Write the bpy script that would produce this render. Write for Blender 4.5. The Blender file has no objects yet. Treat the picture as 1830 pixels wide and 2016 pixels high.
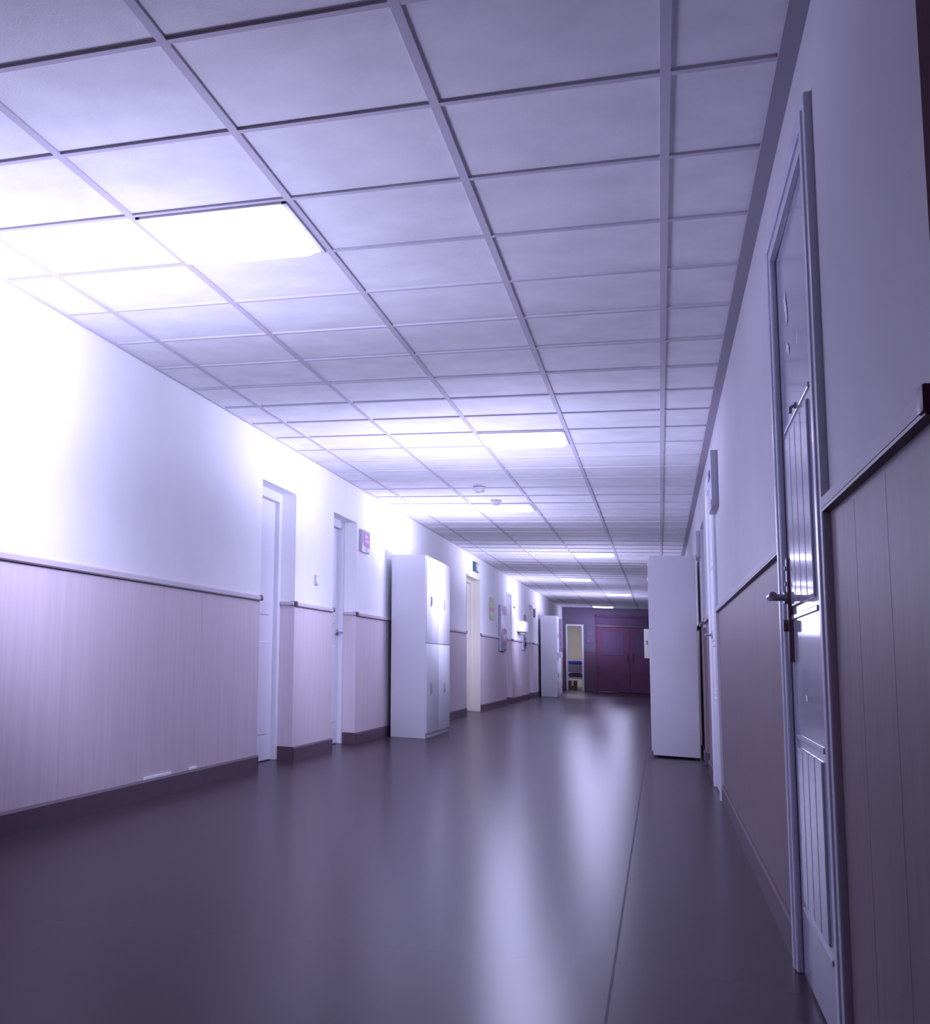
import bpy, bmesh, math, random
from mathutils import Matrix, Vector
C = bpy.context.scene
COL = C.collection
random.seed(4)

# ------------------------------------------------------------------ camera
F_PX, CX, CY, HF = 2413.14, 214.82, 897.34, 0.8529
YAW, PITCH, ROLL = -0.4237, 0.1497, 0.0426
def cam_axes(y, p, r):
    fwd = Vector((math.sin(y)*math.cos(p), math.cos(y)*math.cos(p), math.sin(p)))
    right = Vector((math.cos(y), -math.sin(y), 0))
    up = right.cross(fwd)
    return right*math.cos(r)+up*math.sin(r), up*math.cos(r)-right*math.sin(r), fwd
cr, cu, cf = cam_axes(YAW, PITCH, ROLL)
cam = bpy.data.cameras.new('camera')
cam.sensor_fit = 'HORIZONTAL'; cam.sensor_width = 36
cam.lens = F_PX/1830*36
cam.shift_x = (915-CX)/1830
cam.shift_y = -(1008-CY)/1830
cam.clip_start = 0.02; cam.clip_end = 200
co = bpy.data.objects.new('camera', cam); COL.objects.link(co)
M = Matrix((cr, cu, -cf)).transposed().to_4x4()
M.translation = Vector((0, 0, HF))
co.matrix_world = M
C.camera = co

# ------------------------------------------------------------------ world, exposure
w = bpy.data.worlds.new('red_fill'); C.world = w; w.use_nodes = True
bg = w.node_tree.nodes['Background']
bg.inputs[0].default_value = (1.0, 0.25, 0.40, 1); bg.inputs[1].default_value = 0.012  # unseen red ambient added to tint the shade near the camera
C.view_settings.view_transform = 'Standard'; C.view_settings.look = 'None'
C.view_settings.gamma = 1; C.view_settings.use_curve_mapping = False
C.view_settings.exposure = 2.5
LIGHT_COL = (0.60, 0.592, 0.97)
LIGHT_STR = 1.3      # glow of the diffusers
FILL_W = 50.0         # unseen fill light added under each panel, watts
FILL_DROP = 0.7
FILL_Z = [(0, .05), (.1, .1), (.2, .55), (.35, .66), (.5, .42), (.62, 1.1), (.72, 1.15), (.85, .45), (1, .2)]   # spread against height, down to up
FILL_X = (1.1, 0.1); FILL_Y = [(0, .42), (.4, .34), (.5, .4), (.72, 1.25), (1, 1.9)]   # toward -y .. +y
HAZE = 0.0

# ------------------------------------------------------------------ constants of the place
H = 2.41; XL = -2.609; XR = 0.355; TILE = 0.6; XB = 0.0475; Y0 = 2.787
YEND = 38.8; YBACK = -0.7
RAIL = 1.20

# ------------------------------------------------------------------ materials
def mat(name, col, rough=0.5, spec=0.5, metal=0.0, var=0.0, scale=6.0, stretch=(1, 1, 1), bump=0.0, bscale=80.0, emit=None, estr=0.0, var2=None):
    m = bpy.data.materials.new(name); m.use_nodes = True
    nt = m.node_tree; b = nt.nodes['Principled BSDF']
    b.inputs['Base Color'].default_value = (*col, 1)
    b.inputs['Roughness'].default_value = rough
    b.inputs['Specular IOR Level'].default_value = spec
    b.inputs['Metallic'].default_value = metal
    tc = nt.nodes.new('ShaderNodeTexCoord')
    if var > 0:
        mp = nt.nodes.new('ShaderNodeMapping'); mp.inputs['Scale'].default_value = stretch
        nt.links.new(tc.outputs['Object'], mp.inputs[0])
        nz = nt.nodes.new('ShaderNodeTexNoise'); nz.inputs['Scale'].default_value = scale; nz.inputs['Detail'].default_value = 5
        nt.links.new(mp.outputs[0], nz.inputs[0])
        rp = nt.nodes.new('ShaderNodeValToRGB')
        rp.color_ramp.elements[0].position = 0.3; rp.color_ramp.elements[1].position = 0.7
        lo = var2 or tuple(c*(1-var) for c in col); hi = tuple(min(1, c*(1+var)) for c in col)
        rp.color_ramp.elements[0].color = (*lo, 1); rp.color_ramp.elements[1].color = (*hi, 1)
        nt.links.new(nz.outputs[0], rp.inputs[0]); nt.links.new(rp.outputs[0], b.inputs['Base Color'])
    if bump > 0:
        nb = nt.nodes.new('ShaderNodeTexNoise'); nb.inputs['Scale'].default_value = bscale; nb.inputs['Detail'].default_value = 3
        nt.links.new(tc.outputs['Object'], nb.inputs[0])
        bp = nt.nodes.new('ShaderNodeBump'); bp.inputs['Strength'].default_value = bump; bp.inputs['Distance'].default_value = 0.01
        nt.links.new(nb.outputs[0], bp.inputs['Height']); nt.links.new(bp.outputs[0], b.inputs['Normal'])
    if emit:
        b.inputs['Emission Color'].default_value = (*emit, 1); b.inputs['Emission Strength'].default_value = estr
    return m
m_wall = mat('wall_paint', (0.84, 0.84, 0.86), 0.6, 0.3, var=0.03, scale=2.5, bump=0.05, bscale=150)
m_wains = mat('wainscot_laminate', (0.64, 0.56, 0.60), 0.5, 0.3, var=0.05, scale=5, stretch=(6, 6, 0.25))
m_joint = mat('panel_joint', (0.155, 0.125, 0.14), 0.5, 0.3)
m_wallR = mat('shaded_right_paint', (0.54, 0.525, 0.57), 0.6, 0.3, var=0.03, scale=2.5, bump=0.05, bscale=150)  # the left wall's white darkened, shade put into the colour
m_wainsR = mat('shaded_wainscot_laminate', (0.20, 0.152, 0.165), 0.5, 0.3, var=0.09, scale=5, stretch=(6, 6, 0.25))  # same panelling as the left, its colour lowered to carry shade
m_base = mat('skirting_vinyl', (0.105, 0.062, 0.085), 0.45, 0.4, var=0.08, scale=8)
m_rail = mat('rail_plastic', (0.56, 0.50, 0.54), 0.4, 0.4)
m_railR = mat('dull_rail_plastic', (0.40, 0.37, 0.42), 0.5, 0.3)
m_cap = mat('cap_plastic', (0.11, 0.065, 0.10), 0.4, 0.5)
m_tile = mat('mineral_tile', (0.84, 0.84, 0.86), 0.85, 0.1, var=0.07, scale=4.5, bump=0.10, bscale=160)
m_grid = mat('tee_bar', (0.60, 0.57, 0.64), 0.85, 0.1)
m_angle = mat('wall_angle', (0.36, 0.33, 0.40), 0.6, 0.2)
m_frame = mat('door_frame_paint', (0.72, 0.72, 0.78), 0.35, 0.5)
m_leaf = mat('door_leaf_paint', (0.72, 0.72, 0.78), 0.4, 0.4)
m_gloss = mat('gloss_door_paint', (0.46, 0.47, 0.58), 0.10, 0.30, var=0.04, scale=3)
m_gframe = mat('gloss_frame_paint', (0.58, 0.59, 0.70), 0.25, 0.5)
m_cream = mat('cream_paint', (0.72, 0.70, 0.60), 0.4, 0.4)
m_lock = mat('locker_enamel', (0.68, 0.68, 0.72), 0.5, 0.3, var=0.02, scale=3)
m_dark = mat('dark_gap', (0.05, 0.03, 0.05), 0.6, 0.3)
m_metal = mat('brushed_metal', (0.35, 0.32, 0.36), 0.28, 0.5, metal=0.8)
m_dmetal = mat('dark_metal', (0.16, 0.10, 0.12), 0.35, 0.5, metal=0.5)
m_handle = mat('grey_handle', (0.28, 0.28, 0.36), 0.4, 0.5)
m_white = mat('white_plastic', (0.84, 0.84, 0.86), 0.35, 0.5)
m_grey = mat('grey_plastic', (0.42, 0.42, 0.50), 0.4, 0.4)
m_tape = mat('pale_tape', (0.85, 0.85, 0.9), 0.35, 0.5, var=0.08, scale=60)
m_paper = mat('white_paper', (0.85, 0.85, 0.88), 0.7, 0.2)
m_pink = mat('faded_pink_print', (0.50, 0.22, 0.44), 0.5, 0.3)
m_pale = mat('pale_pink_print', (0.72, 0.52, 0.68), 0.5, 0.3)
m_red = mat('red_print', (0.48, 0.12, 0.18), 0.5, 0.3)
m_olive = mat('olive_print', (0.40, 0.42, 0.24), 0.5, 0.3, var=0.1, scale=5)
m_lilac = mat('lilac_print', (0.50, 0.48, 0.66), 0.4, 0.4, var=0.1, scale=8)
m_plum = mat('plum_print', (0.20, 0.13, 0.22), 0.4, 0.4, var=0.2, scale=10)
m_exit = mat('exit_sign_face', (0.06, 0.12, 0.15), 0.4, 0.4)
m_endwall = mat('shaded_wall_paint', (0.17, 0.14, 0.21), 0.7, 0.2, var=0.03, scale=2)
m_darkdoor = mat('dark_door_panel', (0.19, 0.085, 0.155), 0.7, 0.1, var=0.1, scale=3)
m_darkglass = mat('dark_glass', (0.16, 0.10, 0.18), 0.7, 0.1)
m_blue = mat('blue_cloth', (0.16, 0.19, 0.62), 0.8, 0.2, var=0.15, scale=8)
m_purple = mat('purple_cloth', (0.16, 0.10, 0.30), 0.8, 0.2, var=0.15, scale=8)
m_brown = mat('brown_card', (0.25, 0.15, 0.16), 0.7, 0.2)
m_diff = mat('lamp_diffuser', (0.9, 0.9, 0.95), 0.4, 0.3, emit=LIGHT_COL, estr=LIGHT_STR)
m_diffdim = mat('room_lamp_diffuser', (0.9, 0.9, 0.9), 0.4, 0.3, emit=(0.8, 0.76, 1.0), estr=5.0)

# floor: polished vinyl with welded seam, faint mottling
m_floor = mat('polished_vinyl', (0.062, 0.042, 0.055), 0.25, 0.045, var=0.05, scale=0.9, stretch=(1, 0.5, 1))

# ------------------------------------------------------------------ helpers
class MB:
    def __init__(self): self.bm = bmesh.new(); self.mats = []
    def mi(self, m):
        if m is None: return 0
        if m not in self.mats: self.mats.append(m)
        return self.mats.index(m)
    def box(self, a, b_, m=None, bev=0.0, seg=2):
        x0, y0, z0 = [min(p, q) for p, q in zip(a, b_)]; x1, y1, z1 = [max(p, q) for p, q in zip(a, b_)]
        mx = Matrix.Translation(((x0+x1)/2, (y0+y1)/2, (z0+z1)/2)) @ Matrix.Diagonal((x1-x0, y1-y0, z1-z0, 1))
        t = bmesh.new(); bmesh.ops.create_cube(t, size=1, matrix=mx)
        if bev > 0: bmesh.ops.bevel(t, geom=list(t.edges), offset=bev, segments=seg, affect='EDGES', profile=0.5)
        self.merge(t, m); return self
    def merge(self, t, m):
        i = self.mi(m)
        for f in t.faces: f.material_index = i
        me = bpy.data.meshes.new('tmp'); t.to_mesh(me); t.free()
        n = len(self.bm.faces); self.bm.from_mesh(me); bpy.data.meshes.remove(me)
        self.bm.faces.ensure_lookup_table()
        for f in self.bm.faces[n:]: f.material_index = i
    def cyl(self, p, q, r, m=None, seg=24, r2=None):
        p, q = Vector(p), Vector(q); d = q-p
        t = bmesh.new()
        mx = Matrix.Translation((p+q)/2) @ d.to_track_quat('Z', 'Y').to_matrix().to_4x4()
        bmesh.ops.create_cone(t, cap_ends=True, segments=seg, radius1=r, radius2=r if r2 is None else r2, depth=d.length, matrix=mx)
        self.merge(t, m); return self
    def lathe(self, prof, cen, m=None, seg=32):
        t = bmesh.new(); rings = []
        for r, z in prof:
            rings.append([t.verts.new((cen[0]+r*math.cos(a*2*math.pi/seg), cen[1]+r*math.sin(a*2*math.pi/seg), cen[2]+z)) for a in range(seg)])
        for A, B in zip(rings, rings[1:]):
            for k in range(seg): t.faces.new((A[k], A[(k+1) % seg], B[(k+1) % seg], B[k]))
        t.faces.new(rings[0]); t.faces.new(rings[-1])
        bmesh.ops.recalc_face_normals(t, faces=t.faces)
        self.merge(t, m); return self
    def prism(self, pts, y0, y1, m=None):
        """profile pts (x,z) swept along y"""
        t = bmesh.new()
        A = [t.verts.new((x, y0, z)) for x, z in pts]; B = [t.verts.new((x, y1, z)) for x, z in pts]
        n = len(pts)
        for k in range(n): t.faces.new((A[k], A[(k+1) % n], B[(k+1) % n], B[k]))
        t.faces.new(A); t.faces.new(B); bmesh.ops.recalc_face_normals(t, faces=t.faces)
        self.merge(t, m); return self
    def build(self, name, m=None, parent=None, smooth=False):
        if parent is not None:
            off = Vector((0, 0, 0)); p = parent
            while p is not None: off += Vector(p.location); p = p.parent
            bmesh.ops.translate(self.bm, vec=-off, verts=self.bm.verts)
        me = bpy.data.meshes.new(name); self.bm.to_mesh(me); self.bm.free()
        if self.mats:
            for k in self.mats: me.materials.append(k)
        elif m: me.materials.append(m)
        o = bpy.data.objects.new(name, me); COL.objects.link(o)
        if smooth:
            for f in me.polygons: f.use_smooth = True
            try: me.set_sharp_from_angle(angle=math.radians(35))
            except Exception: pass
        if parent is not None:
            o.parent = parent
        return o
def tag(o, label=None, cat=None, group=None, kind=None):
    if label: o['label'] = label
    if cat: o['category'] = cat
    if group: o['group'] = group
    if kind: o['kind'] = kind
    return o
def empty(name, loc, label=None, cat=None, group=None, kind=None):
    o = bpy.data.objects.new(name, None); COL.objects.link(o); o.location = loc; o.empty_display_size = 0.1
    return tag(o, label, cat, group, kind)
def copy_tree(o, off, parent=None):
    c = o.copy(); COL.objects.link(c)
    if parent is None: c.location = Vector(o.location)+Vector(off)
    else: c.parent = parent
    for ch in list(o.children): copy_tree(ch, off, c)
    return c

# ------------------------------------------------------------------ floor, ceiling
fl = MB(); fl.box((XL-0.5, YBACK, -0.1), (0.75, YEND+5.5, 0), m_floor)
floor = tag(fl.build('floor'), 'polished grey purple vinyl corridor floor with blurred lamp reflections', 'floor', kind='structure')
sm = MB(); sm.box((-0.142, YBACK, -0.001), (-0.136, YEND, 0.0012), m_dark)
sm.build('weld_seam', m_dark, floor)

XG = 0.31
ce = MB(); ce.box((XL-0.02, YBACK, H+0.004), (XR+0.02, YEND, H+0.1), m_tile)
ceiling = tag(ce.build('ceiling'), 'suspended ceiling of square white mineral tiles', 'ceiling', kind='structure')
g = MB()
for k in range(-4, 1):
    x = XB+k*TILE; g.box((x-0.013, YBACK, H-0.004), (x+0.013, YEND, H+0.006), m_grid)
n = int((YEND-Y0)/TILE)
for k in range(-12, n+1):
    y = Y0+k*TILE; g.box((XL, y-0.012, H-0.0035), (XG, y+0.012, H+0.006), m_grid)
g.build('tee_grid', None, ceiling)
t1 = MB(); t1.box((XG, YBACK, H-0.012), (XR+0.01, YEND, H+0.01), m_angle)
tag(t1.build('trim_1'), 'dull lilac edge strip between the ceiling tiles and the right wall', 'trim', kind='structure')
t2 = MB(); t2.box((XL-0.01, YBACK, H-0.006), (XL+0.022, YEND, H+0.01), m_grid)
tag(t2.build('trim_2'), 'thin edge strip between the ceiling tiles and the left wall', 'trim', kind='structure')

# ------------------------------------------------------------------ walls with recessed openings
# (near y, far y, top z, depth)
L_OPEN = [(8.52, 9.44, 2.065, .15), (10.68, 11.6, 2.065, .15), (18.86, 20.42, 2.07, .15), (24.15, 25.1, 2.07, .15), (28.57, 29.45, 2.03, .15)]
R_OPEN = [(0.75, 1.95, 2.6, .3), (11.35, 12.2, 2.07, .2)]
def wall(name, X, sgn, opens, label, m_wall, m_wains):
    """sgn: +1 means the solid goes to +X"""
    mb = MB(); T = 0.4
    segs = []; y = YBACK
    for (a, b_, zt, d) in opens: segs.append((y, a)); y = b_
    segs.append((y, YEND))
    for a, b_ in segs:
        mb.box((X, a, 0), (X+sgn*T, b_, RAIL), m_wains)
        mb.box((X, a, RAIL), (X+sgn*T, b_, H+0.1), m_wall)
    for a, b_, zt, d in opens:
        if zt < H: mb.box((X, a, zt), (X+sgn*T, b_, H+0.1), m_wall)
    o = tag(mb.build(name), label, 'wall', kind='structure')
    return segs
segL = wall('wall_left', XL, -1, L_OPEN, 'left corridor wall, white above and striped beige panelling below', m_wall, m_wains)
segR = wall('wall_right', XR, 1, R_OPEN, 'right corridor wall, white above and beige panelling below, both darkened as shade', m_wallR, m_wainsR)

# skirting + rails
def skirt(name, X, s, segs, opens, label, gaps=()):
    mb = MB()
    for (a, b_) in segs:
        parts = [(a, b_)]
        for ga, gb in gaps:
            nw = []
            for p, q in parts:
                if ga > p and gb < q: nw += [(p, ga), (gb, q)]
                else: nw.append((p, q))
            parts = nw
        for p, q in parts:
            mb.prism([(X, 0), (X+s*0.013, 0), (X+s*0.013, 0.092), (X+s*0.008, 0.103), (X, 0.103)], p-0.008, q+0.008, m_base)
    for (a, b_, zt, d) in opens:      # far reveal skirting, faces the camera
        dd = d-0.03
        mb.box((X+s*0.013, b_-0.013, 0), (X-s*dd, b_+0.005, 0.103), m_base)
    return tag(mb.build(name), label, 'baseboard', kind='structure')
GAP_R = [(3.14, 4.27), (8.99, 10.12)]
skirt('baseboard_left', XL, 1, segL, [o for o in L_OPEN if o[0] != 18.86], 'dark plum skirting along the left wall')
skirt('baseboard_right', XR, -1, segR, R_OPEN[1:], 'dark plum skirting along the right wall', GAP_R)

tn = [2]
def rail(X, s, y0, y1, label, caps=(0, 1), big=False):
    tn[0] += 1
    z0, z1 = (1.212, 1.243) if X > 0 else (1.189, 1.218)
    mb = MB(); e = 0.018
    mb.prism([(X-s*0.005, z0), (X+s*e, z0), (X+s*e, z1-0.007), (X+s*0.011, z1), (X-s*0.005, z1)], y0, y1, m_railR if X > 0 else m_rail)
    r = tag(mb.build('trim_%d' % tn[0]), label, 'trim', kind='structure')
    bd = MB(); bd.box((X-s*0.003, y0, z0-0.007), (X+s*(e-0.001), y1, z0), m_cap)  # dark strip stands in for the shadow below the rail
    tag(bd.build('shadow_strip', None, r), 'thin dark strip painted in as shadow under the rail')
    for k in caps:
        y = (y0, y1)[k]; sg = (1, -1)[k]
        c = MB(); ex = 0.004
        c.box((X-s*0.03, y-sg*0.012, z0-ex), (X+s*(e+0.004), y+sg*0.03, z1+ex), m_cap, 0.004)
        tag(c.build('end_cap', None, r, True), 'dark plastic end cap')
    return r
def reveal_rail(X, s, y, depth, label):
    """short rail across the far jamb of a recess, facing the camera"""
    tn[0] += 1
    mb = MB(); mb.box((X, y-0.018, 1.189), (X-s*depth, y+0.004, 1.218), m_rail, 0.004)
    tag(mb.build('trim_%d' % tn[0]), label, 'trim', kind='structure')
rail(XL, 1, YBACK, 8.52, 'long pale wall rail topping the nearest panelling on the left wall', (1,))
rail(XL, 1, 9.44, 10.68, 'short pale wall rail between the two nearest left doorways')
rail(XL, 1, 11.6, 18.86, 'pale wall rail running behind the near locker on the left')
rail(XL, 1, 20.42, 24.15, 'pale wall rail under the olive poster on the left')
rail(XL, 1, 25.1, 28.57, 'pale wall rail behind the white dispenser on the left')
rail(XL, 1, 29.45, YEND, 'pale wall rail behind the far locker on the left', (0,))
rail(XR, -1, 1.95, 3.14, 'pale wall rail nearest the camera on the right wall', (0,))
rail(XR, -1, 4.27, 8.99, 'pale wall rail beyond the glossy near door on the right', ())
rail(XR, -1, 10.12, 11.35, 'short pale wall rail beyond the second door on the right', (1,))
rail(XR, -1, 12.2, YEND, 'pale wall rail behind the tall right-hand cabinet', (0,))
for y, d, lb in [(9.44, .11, 'nearest'), (11.6, .11, 'second'), (25.1, .11, 'fourth'), (29.45, .11, 'fifth')]:
    reveal_rail(XL, 1, y, d, 'rail end inside the far jamb of the %s left doorway' % lb)
reveal_rail(XR, -1, 12.2, .15, 'rail end inside the far jamb of the right recess before the cabinet')

# panel joints in the near right wainscot
tn[0] += 1
j = MB()
for y in (2.41, 2.78): j.box((XR-0.0003, y-0.0015, 0.103), (XR+0.002, y+0.0015, RAIL-0.01), m_joint)
tag(j.build('trim_%d' % tn[0]), 'thin vertical joint strips of the right wall panelling', 'trim', kind='structure')
tn[0] += 1
j = MB()
for y in (5.35, 5.9, 7.3): j.box((XL+0.0012, y-0.0015, 0.103), (XL-0.002, y+0.0015, RAIL-0.02), m_rail)
tag(j.build('trim_%d' % tn[0]), 'thin vertical joint strips of the left wall panelling', 'trim', kind='structure')

# ------------------------------------------------------------------ recessed doors
dn = [0]
def lever(parent, x, y, z, s, dirn, m=m_metal, r=0.009, ln=0.11):
    """lever on a plane of constant x; s = direction of protrusion; dirn = along y"""
    mb = MB()
    mb.cyl((x, y, z), (x+s*0.012, y, z), 0.026, m)
    mb.cyl((x, y, z), (x+s*0.055, y, z), r, m)
    mb.cyl((x+s*0.05, y-dirn*0.008, z), (x+s*0.05, y+dirn*ln, z), r, m)
    return tag(mb.build('handle', m, parent, True), 'metal lever handle')
def recessed_door(X, s, a, b_, zt, d, label, leafmat=m_leaf, framemat=m_frame, handle=True, lining=False):
    dn[0] += 1
    xd = X-s*d
    o = empty('door_%d' % dn[0], (xd, (a+b_)/2, 0), label, 'door', kind='structure')
    fr = MB()
    J = 0.07
    for y0, y1 in ((a, a+J), (b_-J, b_)): fr.box((xd+s*0.035, y0, 0), (xd-s*0.06, y1, zt), framemat, 0.004)
    fr.box((xd+s*0.034, a+J-0.004, zt-J), (xd-s*0.06, b_-J+0.004, zt), framemat)
    if lining:
        fr.box((X+s*0.006, b_-0.02, 0), (xd, b_, zt), framemat)
        fr.box((X+s*0.006, a, 0), (xd, a+0.02, zt), framemat)
        fr.box((X+s*0.006, a, zt-0.02), (xd, b_, zt), framemat)
    fr.build('frame', None, o)
    nleaf = 2 if (b_-a) > 1.3 else 1
    W = (b_-a-2*J)/nleaf
    for k in range(nleaf):
        y0 = a+J+k*W
        lf = MB(); lf.box((xd, y0+0.003, 0.006), (xd-s*0.04, y0+W-0.003, zt-J-0.003), leafmat, 0.004)
        for z0, z1 in ((0.2, 0.9), (1.1, zt-J-0.18)):
            lf.box((xd+s*0.006, y0+0.13, z0), (xd-s*0.01, y0+W-0.13, z1), leafmat, 0.006)
        leaf = lf.build('leaf', None, o)
        if handle and k == 0:
            lever(leaf, xd, y0+W-0.07, 1.02, s, -1, m_handle)
names = ['white door set back in the nearest left doorway', 'white door with lever handle in the second left doorway',
         'cream double door under the exit sign on the left', 'white door in the left doorway beyond the lilac notice board', 'white door in the left doorway before the far locker']
for (a, b_, zt, d), lb in zip(L_OPEN, names):
    cr_ = 'cream' in lb
    recessed_door(XL, 1, a, b_, zt, d, lb, m_cream if cr_ else m_leaf, m_cream if cr_ else m_frame, 'handle' in lb, cr_)
recessed_door(XR, -1, *R_OPEN[1], 'white door in the right recess just before the tall cabinet', handle=False)
recessed_door(XR, -1, 0.75, 1.95, 2.36, .3, 'dark door at the right edge of the view, nearest the camera', m_plum, m_cap, False)

# ------------------------------------------------------------------ glossy flush doors on the right
def flush_door(dy, label, m_gloss, m_gframe, plate_on=True):
    dn[0] += 1
    ya, yb, zt = 3.14+dy, 4.27+dy, 2.205
    o = empty('door_%d' % dn[0], (XR, (ya+yb)/2, 0), label, 'door', kind='structure')
    CW = 0.105
    fr = MB()
    prof = 0.018
    for y0, y1 in ((ya, ya+CW), (yb-CW, yb)):
        fr.box((XR-prof, y0, 0), (XR+0.02, y1, zt), m_gframe, 0.005)
        mid = (y0+y1)/2
        fr.box((XR-prof-0.005, mid-0.02, 0), (XR, mid+0.02, zt-CW/2+0.02), m_gframe, 0.004)
    fr.box((XR-prof+0.0005, ya+CW-0.004, zt-CW), (XR+0.02, yb-CW+0.004, zt), m_gframe)
    fr.box((XR-prof-0.0045, ya+CW/2, zt-CW/2-0.02), (XR, yb-CW/2, zt-CW/2+0.018), m_gframe)
    fr.build('frame', None, o)
    y0, y1, z1 = ya+CW+0.004, yb-CW-0.004, zt-CW-0.004
    lf = MB(); xf = XR-0.004
    lf.box((xf, y0, 0.008), (XR+0.03, y1, z1), m_gloss, 0.003)
    leaf = lf.build('leaf', None, o)
    gk = MB(); gk.box((xf+0.002, y1, 0.01), (XR+0.02, y1+0.005, z1), m_dark); gk.box((xf+0.002, y0-0.005, 0.01), (XR+0.02, y0, z1), m_dark)
    gk.box((xf+0.002, y0, z1), (XR+0.02, y1, z1+0.005), m_dark)
    gk.build('seal', None, o)
    if plate_on: leaf.rotation_euler.z = math.radians(-0.45)      # not quite pushed home
    # fluted panels, arched ridge heads
    def fluted(zb, zt_, name):
        p = MB(); ym0, ym1 = y0+0.16, y1-0.12
        nf = 4; wv = (ym1-ym0)/nf
        for k in range(nf):
            a = ym0+k*wv
            p.box((xf-0.006, a+0.008, zb), (xf+0.004, a+wv-0.008, zt_), m_gloss, 0.004, 2)
        p.box((xf-0.004, ym0-0.03, zt_+0.02), (xf+0.004, ym1+0.03, zt_+0.035), m_gloss, 0.003)
        p.box((xf-0.004, ym0-0.03, zb-0.035), (xf+0.004, ym1+0.03, zb-0.02), m_gloss, 0.003)
        p.build(name, None, leaf)
    fluted(1.03, 1.52, 'fluted_panel')
    fluted(0.22, 0.64, 'fluted_panel')
    # lock plate, lever, cylinder
    yp = y1-0.075
    if not plate_on:
        lever(leaf, xf, yp-0.1, 1.075, -1, -1, m_handle, 0.008, 0.09)
        return o, leaf, xf, y0, y1
    pl = MB(); pl.box((xf, yp-0.022, 0.875), (xf-0.012, yp+0.022, 1.175), m_dmetal, 0.004)
    plate = pl.build('lock_plate', None, leaf, True)
    for z in (1.145, 1.10):
        s_ = MB(); s_.cyl((xf-0.01, yp, z), (xf-0.016, yp, z), 0.007, m_metal, 16); s_.build('screw', None, plate, True)
    lv = MB(); lv.cyl((xf-0.01, yp, 1.06), (xf-0.058, yp, 1.06), 0.010, m_metal)
    lv.cyl((xf-0.010, yp, 1.06), (xf-0.02, yp, 1.06), 0.018, m_metal)
    lv.cyl((xf-0.055, yp+0.006, 1.06), (xf-0.055, yp-0.115, 1.06), 0.0105, m_metal)
    tag(lv.build('handle', None, plate, True), 'metal lever handle')
    ky = MB(); ky.cyl((xf-0.01, yp, 0.985), (xf-0.024, yp, 0.985), 0.011, m_dmetal); ky.box((xf-0.01, yp-0.009, 0.962), (xf-0.024, yp+0.009, 0.985), m_dmetal, 0.003)
    ky.build('lock_cylinder', None, plate, True)
    return o, leaf, xf, y0, y1
door_a, leaf_a, xfa, ya0, ya1 = flush_door(0, 'glossy pale blue door with fluted panels, nearest on the right wall', m_gloss, m_gframe)
flush_door(5.85, 'second pale flush door on the right wall, beyond the glossy one', m_leaf, m_frame, False)
# small hook on the near door
hk = MB()
hk.cyl((xfa, 3.70, 1.557), (xfa-0.007, 3.70, 1.557), 0.009, m_metal); hk.cyl((xfa-0.006, 3.70, 1.557), (xfa-0.016, 3.70, 1.550), 0.004, m_metal)
hk.cyl((xfa-0.016, 3.70, 1.552), (xfa-0.017, 3.70, 1.535), 0.005, m_metal)
tag(hk.build('hook', None, leaf_a, True), 'small shiny metal hook')

# ------------------------------------------------------------------ tape remnants on the near door (things stuck on)
tapes = [((3.575, 1.885), 0.055, 0.022, -50, 'pale torn tape strip highest on the glossy door'),
         ((3.885, 1.875), 0.075, 0.030, 60, 'wide torn tape strip at the upper far side of the glossy door'),
         ((3.870, 1.755), 0.045, 0.018, 25, 'short tape strip below the wide torn strip on the glossy door'),
         ((3.62, 1.730), 0.030, 0.010, -70, 'tiny tape scrap on the near side of the glossy door'),
         ((3.50, 0.995), 0.080, 0.014, 8, 'thin tape streak beside the lock plate of the glossy door'),
         ((3.75, 0.780), 0.030, 0.012, 0, 'farther of two small tape scraps low on the glossy door'),
         ((3.42, 0.780), 0.030, 0.012, -12, 'nearer of two small tape scraps low on the glossy door')]
for (y, z), ln, wd, ang, lb in tapes:
    ln *= 1.4; wd *= 1.5
    mb = MB(); t = bmesh.new()
    random.seed(int(y*1000))
    N = 7; top = []; bot = []
    for k in range(N):
        u = (k/(N-1)-0.5)*ln
        top.append((u, wd/2*(0.65+0.5*random.random()))); bot.append((u, -wd/2*(0.65+0.5*random.random())))
    ring = top+bot[::-1]; a = math.radians(ang)
    V0 = [t.verts.new((0, u*math.cos(a)-v*math.sin(a), u*math.sin(a)+v*math.cos(a))) for u, v in ring]
    f = t.faces.new(V0)
    ex = bmesh.ops.extrude_face_region(t, geom=[f])
    for vv in [e for e in ex['geom'] if isinstance(e, bmesh.types.BMVert)]: vv.co.x -= 0.0004
    bmesh.ops.recalc_face_normals(t, faces=t.faces)
    mb.merge(t, m_tape)
    o = mb.build('tape_strip'); o.location = (xfa-0.0003, y, z)
    tag(o, lb, 'tape', 'tape remnants on the glossy door')
# paper scraps on the left skirting
for y0, y1, z, lb in [(6.42, 6.83, 0.103, 'long white paper strip lying along the left skirting'), (7.14, 7.26, 0.103, 'small white paper scrap on the left skirting beyond the strip')]:
    mb = MB(); mb.box((XL+0.001, y0, z), (XL+0.010, y1, z+0.016), m_paper, 0.002)
    tag(mb.build('paper_strip'), lb, 'paper')

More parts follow.
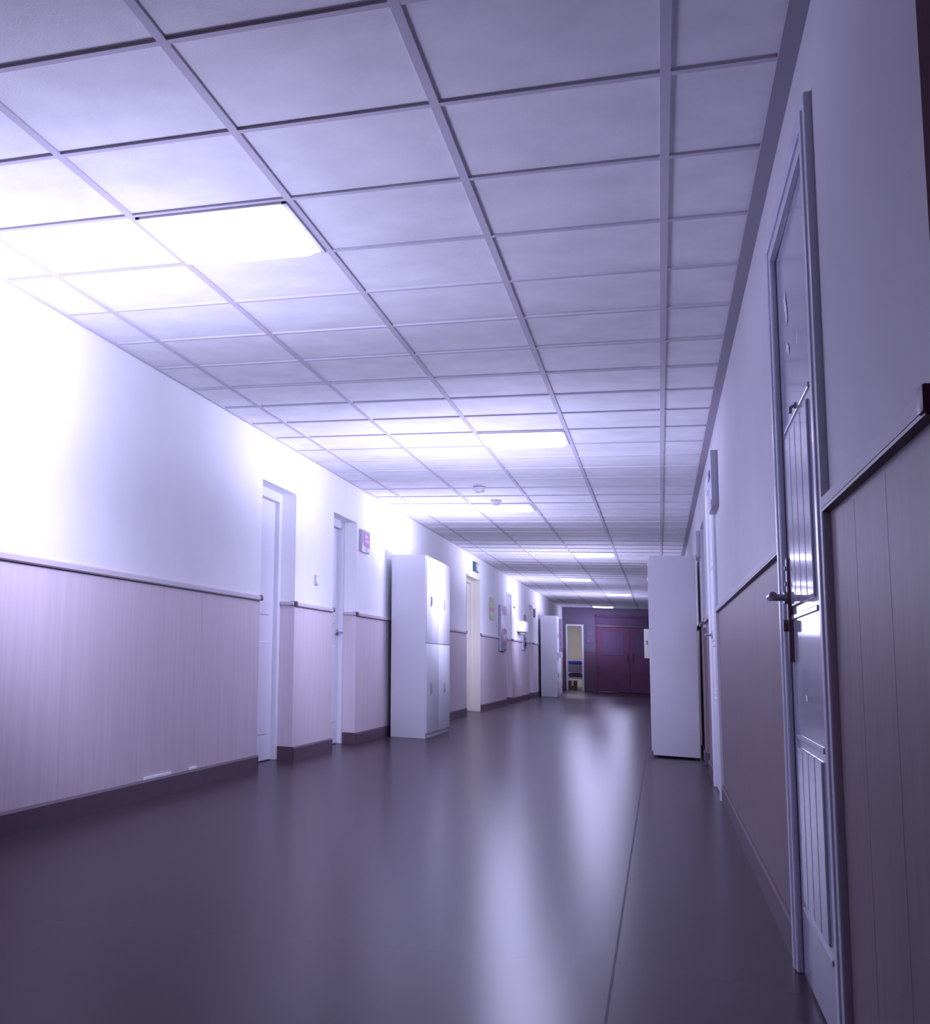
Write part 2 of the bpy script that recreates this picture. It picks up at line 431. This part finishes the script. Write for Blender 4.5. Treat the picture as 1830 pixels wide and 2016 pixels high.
# ------------------------------------------------------------------ ceiling lights
def make_light(cx, cy, label, dim=False):
    o = empty('ceiling_light', (cx, cy, H), label, 'ceiling light', 'square ceiling light panels')
    R2 = TILE/2-0.013
    fr = MB(); wd = 0.016
    fr.box((cx-R2, cy-R2, H-0.012), (cx+R2, cy-R2+wd, H+0.003), m_white)
    fr.box((cx-R2, cy+R2-wd, H-0.012), (cx+R2, cy+R2, H+0.003), m_white)
    fr.box((cx-R2, cy-R2, H-0.012), (cx-R2+wd, cy+R2, H+0.003), m_white)
    fr.box((cx+R2-wd, cy-R2, H-0.012), (cx+R2, cy+R2, H+0.003), m_white)
    fr.build('frame', None, o)
    df = MB(); q = R2-wd; t = bmesh.new()
    r1, r2, dz = q, q-0.02, 0.03
    def loop(r, z, c): # rounded square
        pts = []
        for k, (sx, sy) in enumerate(((1, 1), (-1, 1), (-1, -1), (1, -1))):
            for i in range(4):
                a = math.pi/2*(k+i/3)
                pts.append(t.verts.new((cx+sx*(r-c)+c*math.cos(a), cy+sy*(r-c)+c*math.sin(a), z)))
        return pts
    A = loop(r1, H-0.006, 0.03); B = loop(r2, H-dz, 0.03)
    n = len(A)
    for k in range(n): t.faces.new((A[k], A[(k+1) % n], B[(k+1) % n], B[k]))
    t.faces.new(B); t.faces.new(A); bmesh.ops.recalc_face_normals(t, faces=t.faces)
    df.merge(t, m_diff); df.build('diffuser', None, o)
    la = bpy.data.lights.new('lamp', 'POINT'); la.energy = FILL_W*0.74; la.color = LIGHT_COL; la.shadow_soft_size = 0.25  # unseen light added below the panel to brighten ceiling and walls
    la.use_nodes = True; ln = la.node_tree; em = ln.nodes['Emission']     # fill spread shaped for brightness: weak straight down and up, strong sideways to the left wall
    tcn = ln.nodes.new('ShaderNodeTexCoord'); sx = ln.nodes.new('ShaderNodeSeparateXYZ')
    ln.links.new(tcn.outputs['Normal'], sx.inputs[0])
    def rng(sock, lo_, hi_):
        r = ln.nodes.new('ShaderNodeMapRange'); ln.links.new(sock, r.inputs[0])
        r.inputs[1].default_value = -1; r.inputs[2].default_value = 1; r.inputs[3].default_value = lo_; r.inputs[4].default_value = hi_
        return r.outputs[0]
    def spread(sock, tab):
        rmp = ln.nodes.new('ShaderNodeValToRGB'); el = rmp.color_ramp.elements
        el[0].position = 0; el[0].color = (tab[0][1],)*3+(1,); el[1].position = 1; el[1].color = (tab[-1][1],)*3+(1,)
        for p_, v_ in tab[1:-1]:
            e_ = el.new(p_); e_.color = (v_, v_, v_, 1)
        ln.links.new(rng(sock, 0, 1), rmp.inputs[0]); return rmp.outputs[0]
    def mul(a_, b__):
        m_ = ln.nodes.new('ShaderNodeMath'); m_.operation = 'MULTIPLY'; ln.links.new(a_, m_.inputs[0]); ln.links.new(b__, m_.inputs[1]); return m_.outputs[0]
    upf = ln.nodes.new('ShaderNodeMath'); upf.operation = 'MULTIPLY'; upf.use_clamp = True; upf.inputs[1].default_value = 5
    ln.links.new(sx.outputs[2], upf.inputs[0])
    ymix = ln.nodes.new('ShaderNodeMix'); ymix.data_type = 'FLOAT'      # the upward share is even along the corridor
    ln.links.new(upf.outputs[0], ymix.inputs[0]); ln.links.new(spread(sx.outputs[1], FILL_Y), ymix.inputs[2]); ymix.inputs[3].default_value = 1.0
    xmix = ln.nodes.new('ShaderNodeMix'); xmix.data_type = 'FLOAT'
    ln.links.new(upf.outputs[0], xmix.inputs[0]); ln.links.new(rng(sx.outputs[0], *FILL_X), xmix.inputs[2]); ln.links.new(rng(sx.outputs[0], 1.05, 0.16), xmix.inputs[3])
    ln.links.new(mul(mul(spread(sx.outputs[2], FILL_Z), xmix.outputs[0]), ymix.outputs[0]), em.inputs['Strength'])
    lo = bpy.data.objects.new('lamp', la); COL.objects.link(lo); lo.parent = o; lo.location = (0, 0, -FILL_DROP)
    return o
cells = [(2, -3, 'largest and nearest glowing ceiling panel, over the left side'),
         (10, -2, 'second nearest glowing ceiling panel, nearer the middle'),
         (17, -3, 'third glowing ceiling panel, just behind the hanging smoke detector'),
         (27, -2, 'fourth glowing ceiling panel from the camera'),
         (37, -3, 'fifth glowing ceiling panel from the camera'),
         (46, -2, 'sixth glowing ceiling panel, rightmost of the far ones'),
         (58, -3, 'farthest glowing ceiling panel, just before the dark end wall')]
proto = None
for n_, i, lb in cells:
    x, y = XB+(i+0.5)*TILE, Y0+(n_+0.5)*TILE
    if proto is None: proto = make_light(x, y, lb); px, py = x, y
    else:
        c = copy_tree(proto, (x-px, y-py, 0)); c['label'] = lb
        for ch in c.children:
            if ch.type == 'LIGHT':
                ch.data = ch.data.copy(); ch.data.energy = FILL_W*{10: 0.88, 17: 0.8, 27: 0.78, 37: 0.6, 46: 0.7, 58: 0.16}[n_]

# smoke detectors
def detector(x, y, label):
    o = empty('smoke_detector', (x, y, H), label, 'smoke detector', 'ceiling smoke detectors')
    a = MB(); a.lathe([(0.055, 0.0), (0.056, -0.014), (0.050, -0.020)], (x, y, H), m_white); a.build('base', None, o, True)
    a = MB(); a.lathe([(0.046, -0.018), (0.046, -0.030), (0.036, -0.046), (0.022, -0.054)], (x, y, H), m_white); a.build('head', None, o, True)
    return o
detector(-1.50, 11.75, 'round white smoke detector on bare ceiling before the third light')
detector(-1.475, 12.78, 'round smoke detector silhouetted against the third ceiling light')

# ------------------------------------------------------------------ lockers
def locker(y0, label, open_gap=False):
    x0, x1 = XL+0.055, XL+0.405; y1 = y0+1.56; hh = 1.875
    o = empty('locker', ((x0+x1)/2, (y0+y1)/2, 0), label, 'locker', 'four-door metal lockers')
    bd = MB(); bd.box((x0, y0, 0.0), (x1, y1, hh), m_lock, 0.004)
    bd.build('body', None, o, True)
    W = (y1-y0)/2
    for c in range(2):
        for zb, zt in ((0.05, 0.962), (0.972, hh-0.025)):
            a, b_ = y0+c*W+(0.012, 0.004)[c], y0+(c+1)*W-(0.004, 0.012)[c]
            d = MB(); d.box((x1-0.002, a, zb), (x1+0.012, b_, zt), m_lock, 0.003)
            door = d.build('door', None, o, True)
            hz = zb+0.42; hy = a+(b_-a)*(0.32 if c == 0 else 0.45)
            if zb > 0.5: hz = 1.41
            else: hz = 0.50
            h_ = MB(); h_.box((x1+0.014, hy-0.022, hz-0.06), (x1+0.018, hy+0.022, hz+0.06), m_grey, 0.002)
            h_.box((x1+0.018, hy-0.008, hz-0.045), (x1+0.030, hy+0.008, hz+0.045), m_handle, 0.004)
            tag(h_.build('handle', None, door, True), 'grey recessed handle')
    return o
locker(13.0, 'tall pale four-door metal locker on the left, nearest the camera')
lk2 = locker(30.75, 'far pale metal locker on the left beside the end wall')
# dark slot and clasp on the far locker's front
x1 = XL+0.405+0.016
s_ = MB(); s_.box((x1, 31.45, 1.05), (x1+0.05, 31.55, 1.82), m_plum, 0.004); tag(s_.build('door_edge', None, lk2), 'dark edge of the upper door standing ajar')
s_ = MB(); s_.box((x1, 30.82, 0.90), (x1+0.09, 31.1, 1.03), m_lock, 0.006); tag(s_.build('latch_box', None, lk2), 'pale latch box on the front')

# tall cabinet on the right
def cabinet():
    xa, xb, ya, yb, hh = -0.075, 0.318, 12.7, 13.5, 1.868
    o = empty('cabinet', ((xa+xb)/2, (ya+yb)/2, 0), 'tall pale metal cabinet standing against the right wall', 'cabinet')
    b_ = MB(); b_.box((xa, ya, 0.02), (xb, yb, hh), m_lock, 0.004); b_.build('body', None, o, True)
    for y in (ya+0.03, yb-0.03):
        for x in (xa+0.03, xb-0.03):
            f = MB(); f.cyl((x, y, 0), (x, y, 0.025), 0.014, m_dark); f.build('foot', None, o)
    for k in range(2):
        a = ya+0.01+k*(yb-ya)/2
        d = MB(); d.box((xa+0.001, a, 0.06), (xa-0.014, a+(yb-ya)/2-0.02, hh-0.03), m_lock, 0.004); dd = d.build('door', None, o, True)
        h_ = MB(); hy = a+(0.33 if k == 0 else 0.05); h_.box((xa-0.012, hy-0.01, 1.62), (xa-0.024, hy+0.01, 1.72), m_metal, 0.003); h_.build('handle', None, dd, True)
    return o
cab = cabinet()
o = empty('wall_box', (-0.11, 13.2, 1.045), 'small cream box with a dark latch jutting past the left edge of the right-hand cabinet', 'box')
mb = MB(); mb.box((-0.089, 13.06, 0.905), (-0.137, 13.34, 1.185), m_cream, 0.004); mb.build('case', None, o, True)
mb = MB(); mb.box((-0.106, 13.052, 1.035), (-0.118, 13.062, 1.075), m_dmetal, 0.002); mb.build('latch', None, o)

# ------------------------------------------------------------------ wall signs and fittings, left wall
def board(name, X, s, y0, y1, z0, z1, t, label, cat, bodymat, prints=(), kindgrp=None, bev=0.004):
    o = empty(name, (X+s*t/2, (y0+y1)/2, (z0+z1)/2), label, cat, kindgrp)
    mb = MB(); mb.box((X, y0, z0), (X+s*t, y1, z1), bodymat, bev); mb.build('panel', None, o, True)
    for pn, a, b_, c, d, m in prints:
        p = MB()
        ht = 0.006 if pn == 'lettering' else 0.003
        p.box((X+s*(t-0.001), y0+(y1-y0)*a, z0+(z1-z0)*c), (X+s*(t+ht), y0+(y1-y0)*b_, z0+(z1-z0)*d), m, 0.001)
        p.build(pn, None, o)
    return o
board('wall_sign', XL, 1, 11.70, 12.04, 1.80, 2.015, 0.03, 'small framed sign with a faded pink print beside the second left doorway', 'sign', m_grey,
      [('print', .18, .94, .28, .93, m_pink), ('lettering', .28, .62, .66, .78, m_pale), ('lettering', .28, .82, .46, .56, m_pale), ('print', .62, .92, .06, .20, m_white)])
# exit sign with running figure
o = board('exit_sign', XL, 1, 19.60, 20.12, 2.155, 2.305, 0.03, 'dark green exit sign with pale running figure above the cream door', 'sign', m_exit)
mb = MB(); xs = XL+0.032
def stick(a, b_, r):
    mb.cyl((xs, a[0], a[1]), (xs, b_[0], b_[1]), r, m_white, 8)
mb.lathe([(0.0005, -0.012), (0.010, -0.009), (0.014, 0), (0.010, 0.009), (0.0005, 0.012)], (xs, 19.83, 2.278), m_white, 12)
stick((19.82, 2.262), (19.86, 2.225), 0.011); stick((19.82, 2.255), (19.77, 2.240), 0.006); stick((19.82, 2.258), (19.86, 2.262), 0.006)
stick((19.86, 2.225), (19.82, 2.195), 0.007); stick((19.82, 2.195), (19.84, 2.170), 0.006); stick((19.86, 2.225), (19.92, 2.205), 0.007); stick((19.92, 2.205), (19.95, 2.185), 0.006)
mb.build('running_figure', None, o)
mb = MB(); mb.box((xs-0.002, 19.98, 2.17), (xs+0.002, 20.09, 2.29), m_white, 0.001); mb.build('doorway_symbol', None, o)
# olive oval poster
o = empty('poster', (XL, 21.97, 1.67), 'olive rounded poster with a red band on the left wall', 'poster')
mb = MB(); t = bmesh.new(); pts = []
for k, (sy, sz) in enumerate(((1, 1), (-1, 1), (-1, -1), (1, -1))):
    for i in range(7):
        a = math.pi/2*(k+i/6); pts.append((21.97+sy*(0.36-0.16)+0.16*math.cos(a), 1.67+sz*(0.19-0.12)+0.12*math.sin(a)))
V0 = [t.verts.new((XL, y, z)) for y, z in pts]; f = t.faces.new(V0)
ex = bmesh.ops.extrude_face_region(t, geom=[f])
for vv in [e for e in ex['geom'] if isinstance(e, bmesh.types.BMVert)]: vv.co.x += 0.01
bmesh.ops.recalc_face_normals(t, faces=t.faces); mb.merge(t, m_olive); mb.build('panel', None, o)
mb = MB(); mb.box((XL+0.009, 21.615, 1.625), (XL+0.013, 22.325, 1.69), m_red); tag(mb.build('band', None, o), 'red band')
board('notice_board', XL+0.003, 1, 22.95, 23.85, 0.965, 1.785, 0.035, 'tall lilac notice board with pink heading and red notices', 'notice board', m_lilac,
      [('heading', .3, .97, .80, .95, m_pink), ('notice', .38, .95, .40, .50, m_red), ('notice', .45, .70, .27, .36, m_paper), ('notice', .38, .95, .14, .23, m_red), ('footer', .38, .9, .02, .06, m_plum), ('edge_strip', .0, .10, .02, .98, m_grey)])
board('room_sign', XL, 1, 25.28, 25.6, 1.86, 1.975, 0.02, 'small bright white room sign beyond the fourth left doorway', 'sign', m_white, [('plate', .3, .8, -.35, -.08, m_plum)])
# dispenser
o = empty('dispenser', (XL, 26.4, 1.48), 'white boxy wall dispenser on the left wall before the plum poster', 'dispenser')
mb = MB(); mb.box((XL, 26.0, 1.38), (XL+0.15, 26.75, 1.595), m_white, 0.015); mb.build('body', None, o, True)
mb = MB(); mb.box((XL+0.04, 26.2, 1.33), (XL+0.10, 26.3, 1.38), m_grey, 0.004); mb.build('nozzle', None, o, True)
mb = MB(); mb.box((XL+0.04, 26.5, 1.33), (XL+0.10, 26.6, 1.38), m_grey, 0.004); mb.build('nozzle', None, o, True)
board('poster', XL, 1, 27.0, 27.62, 1.03, 1.79, 0.03, 'dark plum framed poster beyond the white dispenser', 'poster', m_lilac,
      [('print', .25, .98, .70, .96, m_plum), ('print', .0, .30, .05, .95, m_plum), ('print', .3, .98, .04, .34, m_plum), ('caption', .45, .8, .1, .2, m_red)])
board('plaque', XL, 1, 29.58, 29.92, 1.79, 1.985, 0.02, 'small dark plaque above the rail just before the far locker', 'plaque', m_plum, [('inset', .15, .85, .15, .85, m_cap)])
for y, z, lb in [(10.08, 1.425, 'white light switch between the two nearest left doorways'), (17.15, 1.445, 'light switch just beyond the near locker'), (22.62, 1.42, 'light switch below the olive poster')]:
    o = empty('light_switch', (XL, y, z), lb, 'light switch', 'wall light switches')
    mb = MB(); mb.box((XL, y-0.042, z-0.042), (XL+0.01, y+0.042, z+0.042), m_grey, 0.003); mb.build('plate', None, o, True)
    mb = MB(); mb.box((XL+0.009, y-0.022, z-0.028), (XL+0.015, y+0.022, z+0.028), m_white, 0.003); mb.build('rocker', None, o, True)
# right wall signs
board('door_sign', XR, -1, 8.42, 8.93, 1.84, 2.19, 0.04, 'grey sign box on the right wall beside the second door', 'sign', m_grey,
      [('lettering', .3, .7, .55, .7, m_plum), ('foot', .02, .2, .01, .12, m_dmetal)])
board('door_sign', XR, -1, 12.25, 12.62, 1.82, 2.06, 0.035, 'small grey sign box on the right wall above the tall cabinet gap', 'sign', m_grey, [('foot', .02, .3, .01, .12, m_dmetal)])

# ------------------------------------------------------------------ end wall, doorway with lit room, dark double door
XD0, XD1, ZD = -2.47, -2.08, 1.86
EX0, EX1, EZ = -1.70, 0.12, 2.2
ew = MB(); T = 0.14
def ebox(x0, x1, z0, z1):
    if z0 < 1.13 < z1:
        ew.box((x0, YEND, z0), (x1, YEND+T, 1.13), m_darkw); ew.box((x0, YEND, 1.13), (x1, YEND+T, z1), m_endwall)
    else: ew.box((x0, YEND, z0), (x1, YEND+T, z1), m_endwall)
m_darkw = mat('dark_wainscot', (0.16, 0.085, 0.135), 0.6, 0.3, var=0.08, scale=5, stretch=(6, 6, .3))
ebox(XL-0.4, XD0, 0, H+.1); ebox(XD0, XD1, ZD, H+.1); ebox(XD1, EX0, 0, H+.1); ebox(EX0, EX1, EZ, H+.1); ebox(EX1, XR+0.4, 0, H+.1)
tag(ew.build('wall_end'), 'dim end wall of the corridor, lilac above and plum below', 'wall', kind='structure')
dn[0] += 1
o = empty('door_%d' % dn[0], ((EX0+EX1)/2, YEND, 0), 'dark double door filling the end of the corridor', 'door', kind='structure')
mb = MB()
for x in (EX0, EX1): mb.box((x-0.03 if x > 0 else x-0.01, YEND-0.02, 0), (x+0.03 if x < 0 else x+0.01, YEND+0.1, EZ), m_darkdoor, 0.004)
mb.box((EX0, YEND-0.02, EZ-0.05), (EX1, YEND+0.1, EZ), m_darkdoor, 0.004); mb.box((EX0, YEND-0.03, 1.86), (EX1, YEND+0.1, 1.93), m_cap, 0.004)
mb.build('frame', None, o)
mb = MB(); mb.box((EX0, YEND+0.03, 1.93), (EX1, YEND+0.05, EZ-0.05), m_darkglass); mb.build('transom_glass', None, o)
xm = (EX0+EX1)/2
for a, b_ in ((EX0+0.03, xm), (xm, EX1-0.03)):
    mb = MB(); mb.box((a+0.003, YEND+0.01, 0.01), (b_-0.003, YEND+0.055, 1.855), m_darkdoor, 0.004); lf = mb.build('leaf', None, o)
    mb = MB(); mb.box((a+0.16, YEND+0.003, 1.05), (b_-0.16, YEND+0.012, 1.72), m_darkglass, 0.003); mb.build('pane', None, lf)
    mb = MB(); hx = b_-0.07 if a < xm-0.5 else a+0.07
    mb.cyl((hx, YEND-0.03, 0.9), (hx, YEND-0.03, 1.15), 0.01, m_cap); mb.cyl((hx, YEND-0.03, 0.92), (hx, YEND+0.012, 0.92), 0.008, m_cap); mb.cyl((hx, YEND-0.03, 1.13), (hx, YEND+0.012, 1.13), 0.008, m_cap)
    mb.build('handle', None, lf, True)
dn[0] += 1
o = empty('door_%d' % dn[0], ((XD0+XD1)/2, YEND, 0), 'pale frame of the narrow doorway to the lit room', 'door frame', kind='structure')
mb = MB(); mb.box((XD0-0.05, YEND-0.02, 0), (XD0, YEND+T, ZD+.05), m_frame, 0.004); mb.box((XD1, YEND-0.02, 0), (XD1+0.05, YEND+T, ZD+.05), m_frame, 0.004); mb.box((XD0, YEND-0.02, ZD), (XD1, YEND+T, ZD+.05), m_frame, 0.004)
mb.build('frame', None, o)
# lit room behind
r = MB()
r.box((-3.6, YEND+5, 0), (0.3, YEND+5.1, H+.1), m_cream); r.box((-3.7, YEND+T, 0), (-3.6, YEND+5.1, H+.1), m_cream); r.box((-1.2, YEND+T, 0), (-1.1, YEND+5.1, H+.1), m_cream)
r.box((-3.7, YEND+T, H), (-1.1, YEND+5.1, H+.1), m_wall)
tag(r.build('wall_room'), 'cream walls of the lit room beyond the end doorway', 'wall', kind='structure')
o = empty('ceiling_light', (-2.5, 41.3, H), 'ceiling lamp out of view inside the room at the end', 'ceiling light')
mb = MB(); mb.box((-2.8, 41.0, H-.03), (-2.2, 41.6, H), m_diffdim, 0.01); mb.build('diffuser', None, o)
# poster on end wall
o = empty('poster', (-1.86, YEND, 1.58), 'dark notice on the lilac end wall beside the lit doorway', 'poster')
mb = MB(); mb.box((-1.96, YEND, 1.38), (-1.76, YEND-0.012, 1.77), m_endwall, 0.002); mb.build('panel', None, o)
mb = MB(); mb.box((-1.93, YEND-0.011, 1.60), (-1.80, YEND-0.015, 1.74), m_plum); mb.build('print', None, o)
mb = MB(); mb.box((-1.92, YEND-0.011, 1.42), (-1.79, YEND-0.015, 1.53), m_plum); mb.build('print', None, o)
tn[0] += 1
mb = MB(); mb.box((XD1+.05, YEND-0.014, 0), (EX0, YEND, 0.1), m_base); tag(mb.build('trim_%d' % tn[0]), 'short dark skirting below the notice on the end wall', 'trim', kind='structure')
# trolley inside the room
ty = 40.2; tx0, tx1 = -2.62, -2.06
o = empty('trolley', ((tx0+tx1)/2, ty+.25, 0), 'grey linen trolley standing in the lit room at the end', 'trolley')
mb = MB(); mb.box((tx0, ty, 0.50), (tx1, ty+.5, 0.74), m_lilac, 0.01); mb.build('top_tray', None, o, True)
mb = MB(); mb.box((tx0, ty-.01, 0.31), (tx1, ty+.5, 0.36), m_white, 0.008); mb.build('shelf', None, o, True)
for x in (tx0+.02, tx1-.02):
    for y in (ty+.02, ty+.48):
        mb = MB(); mb.cyl((x, y, 0.05), (x, y, 0.74), 0.014, m_grey); lg = mb.build('leg', None, o, True)
        mb = MB(); mb.cyl((x-.01, y, 0.03), (x+.01, y, 0.03), 0.03, m_cap); mb.build('castor', None, lg, True)
def bundle(name, x0, x1, y0, y1, z0, z1, m, label, cat):
    t = bmesh.new(); bmesh.ops.create_uvsphere(t, u_segments=24, v_segments=14, radius=1)
    random.seed(9)
    for v in t.verts:
        c = v.co.copy(); nrm = 1+0.06*math.sin(5*c.x+3*c.y)+0.05*math.sin(7*c.y-4*c.z)
        v.co = Vector((math.copysign(abs(c.x)**0.7, c.x), math.copysign(abs(c.y)**0.7, c.y), c.z*nrm))
        if v.co.z < -0.75: v.co.z = -0.75
    for v in t.verts:
        v.co = Vector(((x0+x1)/2+v.co.x*(x1-x0)/2, (y0+y1)/2+v.co.y*(y1-y0)/2, z0+(v.co.z+0.75)/1.8*(z1-z0)))
    mb = MB(); mb.merge(t, m); return tag(mb.build(name, None, None, True), label, cat)
bundle('cloth_bundle', -2.60, -2.14, ty+.05, ty+.45, 0.74, 0.88, m_blue, 'bright blue cloth bundle on top of the trolley', 'bundle')
bundle('cloth_bundle', -2.58, -2.12, ty+.03, ty+.42, 0.362, 0.492, m_purple, 'dark purple cloth bundle on the trolley shelf', 'bundle')
o = empty('carton', (-2.45, ty+.15, 0), 'brown carton on the floor under the trolley shelf', 'box')
mb = MB(); mb.box((-2.56, ty+.06, 0), (-2.32, ty+.4, 0.25), m_brown, 0.004); mb.build('body', None, o); mb = MB(); mb.box((-2.47, ty+.055, 0.10), (-2.41, ty+.062, 0.25), m_tape); mb.build('tape', None, o)

# ------------------------------------------------------------------ haze in the corridor air
if HAZE > 0:
    hm = bpy.data.materials.new('thin_haze'); hm.use_nodes = True; nt = hm.node_tree
    nt.nodes.remove(nt.nodes['Principled BSDF'])
    vs = nt.nodes.new('ShaderNodeVolumeScatter'); vs.inputs['Color'].default_value = (0.9, 0.9, 1, 1); vs.inputs['Density'].default_value = HAZE; vs.inputs['Anisotropy'].default_value = 0.4
    nt.links.new(vs.outputs[0], nt.nodes['Material Output'].inputs['Volume'])
    mb = MB(); mb.box((XL+0.02, 3.2, 0.01), (XR-0.02, YEND-0.05, H-0.04), hm)
    hz = mb.build('haze'); tag(hz, 'thin luminous haze hanging in the corridor air', 'haze', kind='stuff')
